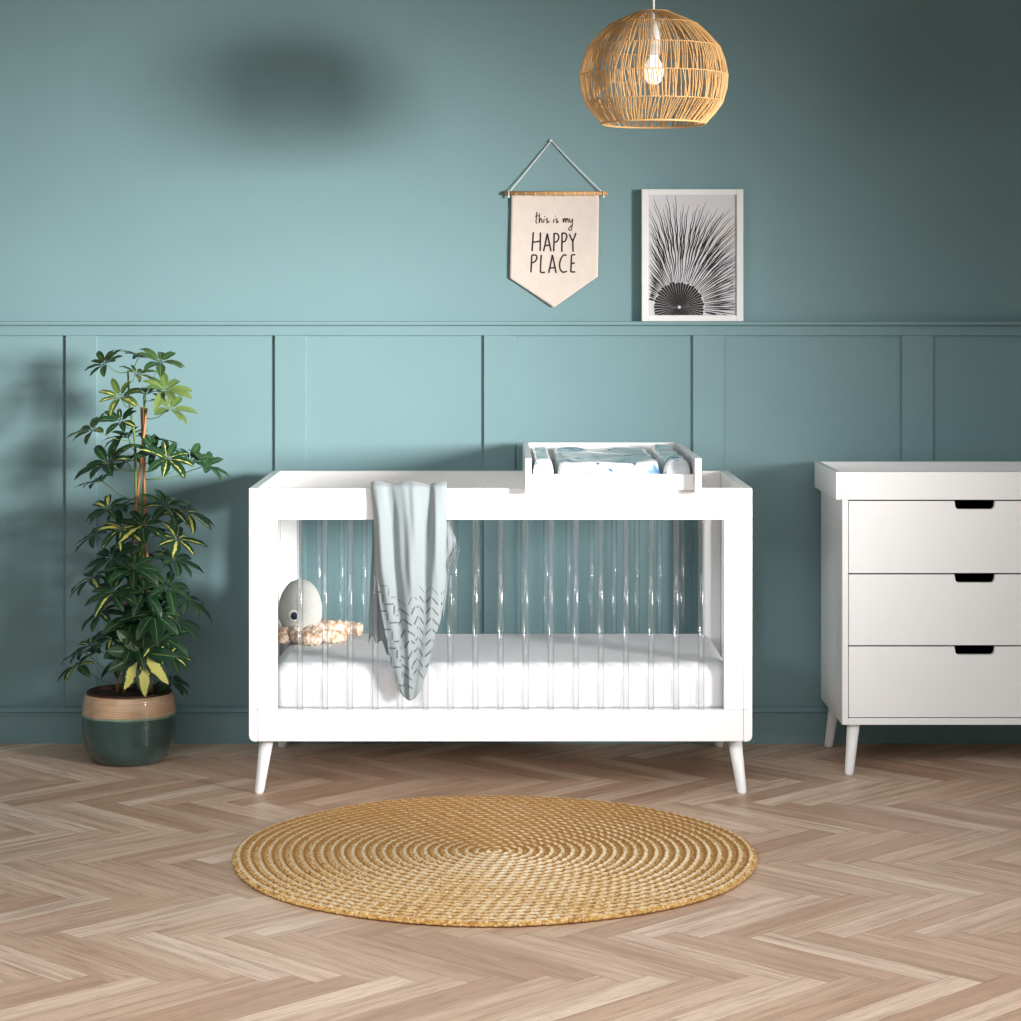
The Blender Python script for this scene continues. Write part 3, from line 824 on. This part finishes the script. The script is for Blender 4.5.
# ------------------------------------------------------------------ pendant lamp
LX, LY, LS = 0.426, -1.06, 0.975
lamp = thing('pendant_lamp', (LX, LY, 2.62), 'round woven rattan pendant lamp hanging above the cot', 'lamp')
def mat_rattan():
    t = NT('natural_rattan'); c = t.coord(); n = t.noise(c, 45, 3); n2 = t.noise(c, 9, 2)
    t.base(t.mix(n2, t.mix(n, lin('D9A868'), lin('B67C3E')), lin('E2BC84'))); t.set(Roughness=0.5); return t.m
M_rattan = mat_rattan()
prof = [(0.043, 2.2310), (0.1225, 2.1964), (0.184, 2.1320), (0.206, 2.0540), (0.192, 1.9800), (0.1435, 1.9200)]
r = random.Random(4); b = MB()
for ti in range(5):
    (r0, z0), (r1, z1) = prof[ti], prof[ti+1]
    N = (64, 140, 176, 176, 160)[ti]
    bias = (0.10, 0.05, -0.035, 0.03, -0.07)[ti]
    for k in range(N):
        a = 2*PI*(k+r.uniform(-.3, .3))/N
        da = bias+r.gauss(0, 0.035)
        rad = 0.0014+r.random()*0.0006
        p0 = Vector((LX+r0*math.cos(a), LY+r0*math.sin(a), z0)); p1 = Vector((LX+r1*math.cos(a+da), LY+r1*math.sin(a+da), z1))
        am = a+da/2; bul = (r0+r1)/2*1.012+0.001
        pm = Vector((LX+bul*math.cos(am), LY+bul*math.sin(am), (z0+z1)/2))
        b.tube([p0, pm, p1], rad, 5, False)
shade = b.build('lamp_shade', M_rattan, lamp)
for (rr, zz), tk in zip(prof, (.0026, .0016, .0016, .0016, .0016, .0032)):
    b = MB(); b.torus((LX, LY, zz), rr, tk, 96, 6)
    b.build('hoop', M_rattan, shade)
M_cord = mat_simple('white_cord', 'EDEDEA', 0.5)
b = MB(); b.tube([(LX, LY, 2.200), (LX, LY, 2.60)], 0.0032, 10); b.build('cord', M_cord, lamp)
b = MB(); b.lathe([(0.05, 2.619), (0.048, 2.605), (0.02, 2.594), (0.006, 2.590)], (LX, LY, 0), 32); b.build('ceiling_rose', M_cord, lamp, True)
b = MB(); b.lathe([(0.008, 2.206), (0.017, 2.200), (0.019, 2.17), (0.019, 2.115), (0.016, 2.110)], (LX, LY, 0), 28); b.build('lamp_holder', M_cord, lamp, True)
for k in range(3):
    b = MB(); a = 2*PI*k/3+0.4
    b.tube([(LX+0.016*math.cos(a), LY+0.016*math.sin(a), 2.190), (LX+0.043*math.cos(a), LY+0.043*math.sin(a), 2.230)], 0.0016, 6); b.build('support_wire', M_cord, lamp)
t = NT('frosted_lit_bulb'); t.base(lin('F5F2EC')); t.set(Roughness=0.4)
t.b.inputs['Emission Color'].default_value = (1, 0.95, 0.89, 1); t.b.inputs['Emission Strength'].default_value = 0.8
b = MB(); b.lathe([(0.012, 2.111), (0.015, 2.102), (0.022, 2.088), (0.0275, 2.072), (0.0275, 2.056), (0.022, 2.040), (0.012, 2.031), (0.002, 2.028)], (LX, LY, 0), 28); b.build('bulb', t.m, lamp, True)

# ------------------------------------------------------------------ fabric banner
def ribbon(b, pts, w, y, n_sub=6, jit=None):
    P = [Vector((p[0], 0, p[1])) for p in pts]; out = []
    for i in range(len(P)-1):
        p0, p1, p2, p3 = P[max(i-1, 0)], P[i], P[i+1], P[min(i+2, len(P)-1)]
        for q in range(n_sub):
            t = q/n_sub; out.append(0.5*((2*p1)+(-p0+p2)*t+(2*p0-5*p1+4*p2-p3)*t*t+(-p0+3*p1-3*p2+p3)*t**3))
    out.append(P[-1]); L = []; R = []
    ww = w if isinstance(w, list) else [w]*len(out)
    for i, p in enumerate(out):
        d = out[min(i+1, len(out)-1)]-out[max(i-1, 0)]
        if d.length < 1e-9: d = Vector((1, 0, 0))
        d.normalize(); s = Vector((-d.z, 0, d.x)); k = ww[min(i*len(ww)//len(out), len(ww)-1)]
        yy = y(p) if callable(y) else y
        L.append(b.bm.verts.new(Vector((p.x, yy, p.z))+s*k/2)); R.append(b.bm.verts.new(Vector((p.x, yy, p.z))-s*k/2))
    for i in range(len(out)-1):
        b.bm.faces.new((L[i], R[i], R[i+1], L[i+1]))
def disc(b, x, y, z, r, n=10):
    b.bm.faces.new([b.bm.verts.new((x+r*math.cos(2*PI*k/n), y, z+r*math.sin(2*PI*k/n))) for k in range(n)])

YN = -0.014
ban = thing('wall_banner', tuple(at(555, 140, YN)), 'cream canvas pennant with happy place lettering hung on the wall', 'banner')
M_wrod = mat_wood('pale_wood_dowel', 'D3A468', 'B5824A')
M_string = mat_simple('grey_white_string', 'DADCD8', 0.8, 0.1, 400)
def mat_canvas():
    t = NT('cream_canvas'); c = t.coord(); v1 = t.math('SINE', t.math('MULTIPLY', t.sep(c)[0], 2600.0)); v2 = t.math('SINE', t.math('MULTIPLY', t.sep(c)[2], 2600.0))
    n = t.noise(c, 30, 3); t.base(t.mix(n, lin('D9CDC4'), lin('CBBDB1'))); t.set(Roughness=0.95)
    t.bump(t.math('ADD', v1, v2), 0.2, 0.0006); return t.m
M_canvas = mat_canvas()
M_ink = mat_simple('black_print', '1F1C1B', 0.8, 0.1, 60)
p0, p1 = at(504.8, 193.2, YN), at(608, 193.4, YN)
b = MB(); b.tube([p0, p1], 0.0064, 14); b.build('dowel', M_wrod, ban)
for k in range(9):
    b = MB(); b.torus((0, 0, 0), 0.0068, 0.0011, 20, 6); b.bm.transform(Matrix.Translation(at(516+k*9.8, 193.8, YN)) @ Matrix.Rotation(PI/2, 4, 'Y'))
    b.build('stitch_loop', M_string, ban)
ap = at(551, 140.5, -0.005)
b = MB()
for ex in (508.5, 603):
    e = at(ex, 193, YN); pts = [ap.lerp(e, k/12)+Vector((0, 0, -0.002*math.sin(PI*k/12))) for k in range(13)]
    b.tube(pts, 0.0019, 6)
    b.torus((0, 0, 0), 0.0075, 0.0016, 16, 6)
    # turn the knot loop around the dowel
    vs = b.bm.verts[-96:] if hasattr(b.bm.verts, '__getitem__') and not b.bm.verts.ensure_lookup_table() else []
    for v in vs:
        x, y, z = v.co; v.co = Vector((e.x+z, e.y+x, e.z+y))
    b.ellip((e.x+(0.002 if ex > 550 else 0.001), e.y-0.004, e.z-0.012), (0.004, 0.004, 0.005), None, 10, 6)
b.build('hanging_string', M_string, ban)
b = MB(); b.lathe([(0.004, -0.006), (0.004, 0.006)], (0, 0, 0), 12)
b.bm.transform(Matrix.Translation((ap.x, -0.006, ap.z-0.001)) @ Matrix.Rotation(PI/2, 4, 'X')); b.build('nail', M_string, ban)
def bpos(u, v):
    # v from the dowel down, u across; bottom ends in a point
    xl = 511.3-1.6*v*1.0; xr = 599.2-1.2*v
    px = xl+(xr-xl)*u
    zb = 278-1.5*u+ (1-abs(2*(u-0.5)))*30.3
    py = 195.2+(zb-195.2)*v
    p = at(px, py, YN)
    y = -0.0115-0.002*math.sin(PI*u)*v-0.002*math.sin(u*7+v*3)*v+0.002*sm(0, .2, v)
    return Vector((p.x, min(y, -0.005), p.z))
b = MB(); b.grid(bpos, 40, 40); f_ = b.build('canvas', M_canvas, ban, True); solidify(f_, 0.0012)
b = MB()
def bpt(zx, zy):
    p = at(500+zx/7.855, 180+zy/7.855, YN); return (p.x, p.z)
def ysurf(p):
    q0, q1 = at(510.5, 200, YN), at(598.6, 200, YN)
    u = (p.x-q0.x)/(q1.x-q0.x)
    zt = at(550, 195.2, YN).z; zb_ = at(550, 278-1.5*u+(1-abs(2*(u-.5)))*30.3, YN).z
    v = (zt-p.z)/(zt-zb_)
    return bpos(u, v).y-0.0012
ST = [[(262,410),(257,490),(252,558)],[(318,412),(317,480),(316,558)],[(256,490),(318,480)],
 [(342,560),(358,490),(372,420)],[(372,420),(386,490),(401,560)],[(350,517),(394,510)],
 [(425,416),(424,490),(422,560)],[(425,420),(452,424),(462,450),(450,480),(425,490)],
 [(488,415),(487,490),(486,565)],[(488,418),(515,420),(525,445),(512,478),(488,488)],
 [(545,425),(558,455),(573,485)],[(597,416),(585,450),(573,485),(574,564)],
 [(250,590),(247,660),(243,726)],[(250,590),(280,590),(290,610),(275,640),(248,650)],
 [(325,588),(320,660),(318,725)],[(318,725),(335,727),(354,724)],
 [(382,730),(398,660),(412,588)],[(412,588),(427,660),(441,730)],[(392,692),(434,688)],
 [(524,594),(505,588),(486,606),(470,650),(473,700),(495,724),(526,716)],
 [(592,586),(562,588)],[(562,588),(560,655),(556,722)],[(560,655),(588,652)],[(556,722),(592,722)]]
for s in ST: ribbon(b, [bpt(*q) for q in s], 0.0052, ysurf)
SM = [[(290,250),(286,300),(283,330),(292,340)],[(275,285),(302,280)],[(310,262),(309,300),(308,338)],[(308,338),(318,305),(328,310),(330,338)],
 [(347,306),(342,336)],[(377,300),(362,310),(374,323),(364,338)],[(364,338),(388,325)],[(425,305),(420,336)],[(452,300),(440,311),(450,324),(440,338)],[(440,338),(462,325)],
 [(495,300),(498,335)],[(498,335),(508,302),(515,312),(516,335)],[(516,335),(526,302),(534,312),(536,336)],
 [(545,300),(548,325),(558,330),(571,303)],[(571,303),(568,350),(560,390),(545,392),(541,378),(572,348)]]
for s in SM: ribbon(b, [bpt(*q) for q in s], 0.0034, ysurf)
for q in ((352,288),(432,284)):
    x, z = bpt(*q); disc(b, x, ysurf(Vector((x, 0, z))), z, 0.0019)
for f in b.bm.faces:
    f.normal_update()
    if f.normal.y > 0: f.normal_flip()
b.build('lettering', M_ink, ban)

# ------------------------------------------------------------------ framed print on the ledge
FY0, FY1 = -0.036, -0.010
pA, pB = at(641.6, 188.4, -0.03), at(743.2, 320, -0.03)
fx0, fx1, fz1, fz0 = pA.x, pB.x, LEDGE+(pA.z-pB.z)+0.0018, LEDGE+0.0004
pic = thing('picture_frame', ((fx0+fx1)/2, (FY0+FY1)/2, LEDGE), 'white framed black ink radiating line print standing on the rail ledge', 'picture')
M_frame = mat_simple('white_frame_paint', 'E2E2E1', 0.45, 0.02, 10)
fw = 0.0215
b = MB()
for poly in (((fx0, fx0+fw), (fz0, fz1)), ((fx1-fw, fx1), (fz0, fz1)), ((fx0+fw, fx1-fw), (fz1-fw*.88, fz1)), ((fx0+fw, fx1-fw), (fz0, fz0+fw*.88))):
    b.box((poly[0][0], FY0, poly[1][0]), (poly[0][1], FY1, poly[1][1]), 0.0012, 1)
b.build('frame', M_frame, pic)
ix0, ix1, iz0, iz1 = fx0+fw, fx1-fw, fz0+fw*.88, fz1-fw*.88
def mat_print():
    t = NT('pale_print_paper'); c = t.coord(); n = t.noise(c, 9, 3)
    t.base(t.mix(t.ramp(n, [(0.5, (0, 0, 0, 1)), (0.8, (0.6, 0.6, 0.6, 1))]), lin('C8C7CB'), lin('C6BBA8'))); t.set(Roughness=0.6); return t.m
b = MB(); b.box((ix0, FY0+0.008, iz0), (ix1, FY0+0.011, iz1)); pr = b.build('print', mat_print(), pic)
b = MB(); r = random.Random(21)
cx = ix0+(ix1-ix0)*(290-60)/652; cz = iz0+(iz1-iz0)*(945-885)/880; scl = (ix1-ix0)/652
yp = FY0+0.0076
def inside(p): return ix0+.001 < p[0] < ix1-.001 and iz0+.001 < p[1] < iz1-.001
def clipstroke(pts, w0, w1):
    seg = []
    for p in pts:
        if inside(p): seg.append(p)
        else: break
    if len(seg) >= 3:
        m = len(seg)*3
        ww = [max(0.0005, (w0+(w1-w0)*abs(2*i/m-0.9))) for i in range(m)]
        ribbon(b, seg, ww, yp-0.0001*r.random(), 2)
R0 = 185*scl
N = 76
for k in range(N):        # outer curved strokes
    a = math.radians(-18+216*k/(N-1)+r.uniform(-.8, .8))
    Lmax = (790+r.uniform(-60, 40))*scl
    bend = -0.30*math.cos(a)*(1 if True else 0)
    for rep in range(2):
        st = R0*(1.02 if rep == 0 else r.uniform(1.6, 2.6)); pts = []
        a2 = a+(0.018 if rep else 0)
        for q in range(26):
            rad = st+(Lmax*(1 if rep == 0 else 0.93)-st)*q/25
            t = (rad-R0)/(750*scl)
            aa = a2-math.cos(a2)*0.50*t*t*abs(math.sin(a2))
            pts.append((cx+rad*math.cos(aa)+0.0012*math.sin(q*.9+k), cz+rad*math.sin(aa)))
        clipstroke(pts, 0.0046 if rep == 0 else 0.0030, 0.0011)
# dark half disc at the foot made of wedges
for k in range(52):
    a = 2*PI*k/52; da = 2*PI/52*0.43
    q = []
    for rad, dd in ((12*scl, da*.9), (R0*0.45, da*1.02), (R0*r.uniform(.94, 1.05), da)):
        q.append((cx+rad*math.cos(a-dd), cz+rad*math.sin(a-dd)))
    for rad, dd in ((R0*r.uniform(.94, 1.05), da), (R0*0.45, da*1.02), (12*scl, da*.9)):
        q.append((cx+rad*math.cos(a+dd), cz+rad*math.sin(a+dd)))
    lim = iz0+0.001; cq = []
    for i in range(len(q)):
        p, n2_ = q[i], q[(i+1) % len(q)]
        if p[1] >= lim: cq.append(p)
        if (p[1]-lim)*(n2_[1]-lim) < 0:
            tt = (lim-p[1])/(n2_[1]-p[1]); cq.append((p[0]+(n2_[0]-p[0])*tt, lim))
    cq = [(min(max(x, ix0+.001), ix1-.001), z) for x, z in cq]
    if len(cq) >= 3: b.bm.faces.new([b.bm.verts.new((x, yp-0.0003, z)) for x, z in cq])
bmesh.ops.dissolve_degenerate(b.bm, edges=b.bm.edges[:], dist=1e-6)
for f in b.bm.faces:
    f.normal_update()
    if f.normal.y > 0: f.normal_flip()
b.build('ink_drawing', M_ink, pr)
b = MB(); b.box((ix0-.004, FY0+0.0115, iz0-.004), (ix1+.004, FY0+0.016, iz1+.004)); b.build('backing_board', M_frame, pic)

# ------------------------------------------------------------------ round jute rug
RX, RY = -0.018, -1.563
def mat_jute():
    t = NT('braided_jute'); uv = t.sep(t.uv('rug')); Rr, S = uv[0], uv[1]    # ring coordinate, arc length
    c = t.coord('Object')
    fr = t.math('FRACT', Rr)
    comb = t.n('ShaderNodeCombineXYZ'); t.l(Rr, comb.inputs[0]); t.l(S, comb.inputs[1])
    n1 = t.noise(t.mapping(comb.outputs[0], (2.2, 40, 1)), 1.0, 3, 0.6)
    n2 = t.noise(t.mapping(comb.outputs[0], (6.0, 110, 1), (3, 7, 0)), 1.0, 3, 0.65)
    n3 = t.noise(t.mapping(c, (3.2, 3.2, 1)), 1.0, 2)
    col = t.ramp(n1, [(0.30, lin('93622B')), (0.42, lin('B88645')), (0.54, lin('CFA25F')), (0.68, lin('E0BE84'))])
    col = t.mix(t.ramp(n2, [(0.54, (0, 0, 0, 1)), (0.64, (1, 1, 1, 1))]), col, lin('EBDAB6'))
    col = t.mix(t.ramp(n2, [(0.34, (1, 1, 1, 1)), (0.42, (0, 0, 0, 1))]), col, lin('84572A'))
    d0 = t.math('ABSOLUTE', t.math('SUBTRACT', fr, 0.62))
    pale = t.math('MULTIPLY', t.ramp(d0, [(0.11, (1, 1, 1, 1)), (0.16, (0, 0, 0, 1))]), t.ramp(t.math('ADD', n3, t.math('MULTIPLY', Rr, -0.004)), [(0.25, (0.25,)*3+(1,)), (0.55, (0.8,)*3+(1,))]))
    col = t.mix(t.math('MULTIPLY', pale, t.ramp(n2, [(0.30, (0.3,)*3+(1,)), (0.5, (0.95,)*3+(1,))])), col, lin('F1E6CE'))
    dk = t.ramp(t.math('ABSOLUTE', t.math('SUBTRACT', fr, 0.27)), [(0.10, (1.0,)*3+(1,)), (0.20, (0, 0, 0, 1))])
    col = t.mix(t.math('MULTIPLY', dk, t.math('MULTIPLY', n1, 1.25)), col, lin('865522'))
    t.base(col); t.set(Roughness=0.95); t.b.inputs['Specular IOR Level'].default_value = 0.1
    t.bump(t.math('ADD', n2, n1), 0.6, 0.004)
    return t.m
b = MB(); uvl = b.bm.loops.layers.uv.new('rug'); NR = 25; PITCH = 0.667/NR; NA = 420; SUB = 6
def rugpt(ri, ai):
    rn = ri/SUB; a = 2*PI*ai/NA
    rad = rn*PITCH
    fr = rn % 1.0
    ring = int(rn)
    arc = a*max(rad, 0.02)
    tw = math.sin(arc/0.016*2*PI/2+ring*1.7)
    z = 0.0075+0.0075*math.sqrt(max(0, 1-(2*fr-1)**2))+0.0022*tw*math.sin(PI*fr)
    ed = 1+0.006*math.sin(3*a+1)+0.004*math.sin(7*a)+(0.004*math.sin(a*140) if ri >= NR*SUB-1 else 0)
    return (RX+rad*ed*math.cos(a), RY+rad*1.03*ed*math.sin(a), z)
rows = []
for ri in range(1, NR*SUB+1):
    rows.append([b.bm.verts.new(rugpt(ri, ai)) for ai in range(NA)])
rimv = []
for k, (o_, z) in enumerate(((0.004, 0.008), (0.003, 0.004), (-0.004, 0.0004))):
    row = []
    for ai in range(NA):
        x, y, _ = rugpt(NR*SUB, ai); d = Vector((x-RX, y-RY, 0)).normalized()
        row.append(b.bm.verts.new((x+d.x*o_, y+d.y*o_, z)))
    rows.append(row)
for q in range(len(rows)-1):
    for ai in range(NA):
        a2 = (ai+1) % NA
        f = b.bm.faces.new((rows[q][ai], rows[q+1][ai], rows[q+1][a2], rows[q][a2])); f.smooth = True
        for lp, (rr, aa) in zip(f.loops, ((q, ai), (q+1, ai), (q+1, ai+1), (q, ai+1))):
            rn = min((rr+1)/SUB, NR-0.02)
            lp[uvl].uv = (rn, 2*PI*aa/NA*max(0.5, (int((q+1)/SUB)+0.5))*PITCH)
f = b.bm.faces.new(rows[0]); f2 = b.bm.faces.new(rows[-1][::-1])
rug = b.build('round_rug', mat_jute(), None, True, loc=(RX, RY, 0))
tag(rug, 'round braided jute rug lying on the herringbone floor before the cot', 'rug')
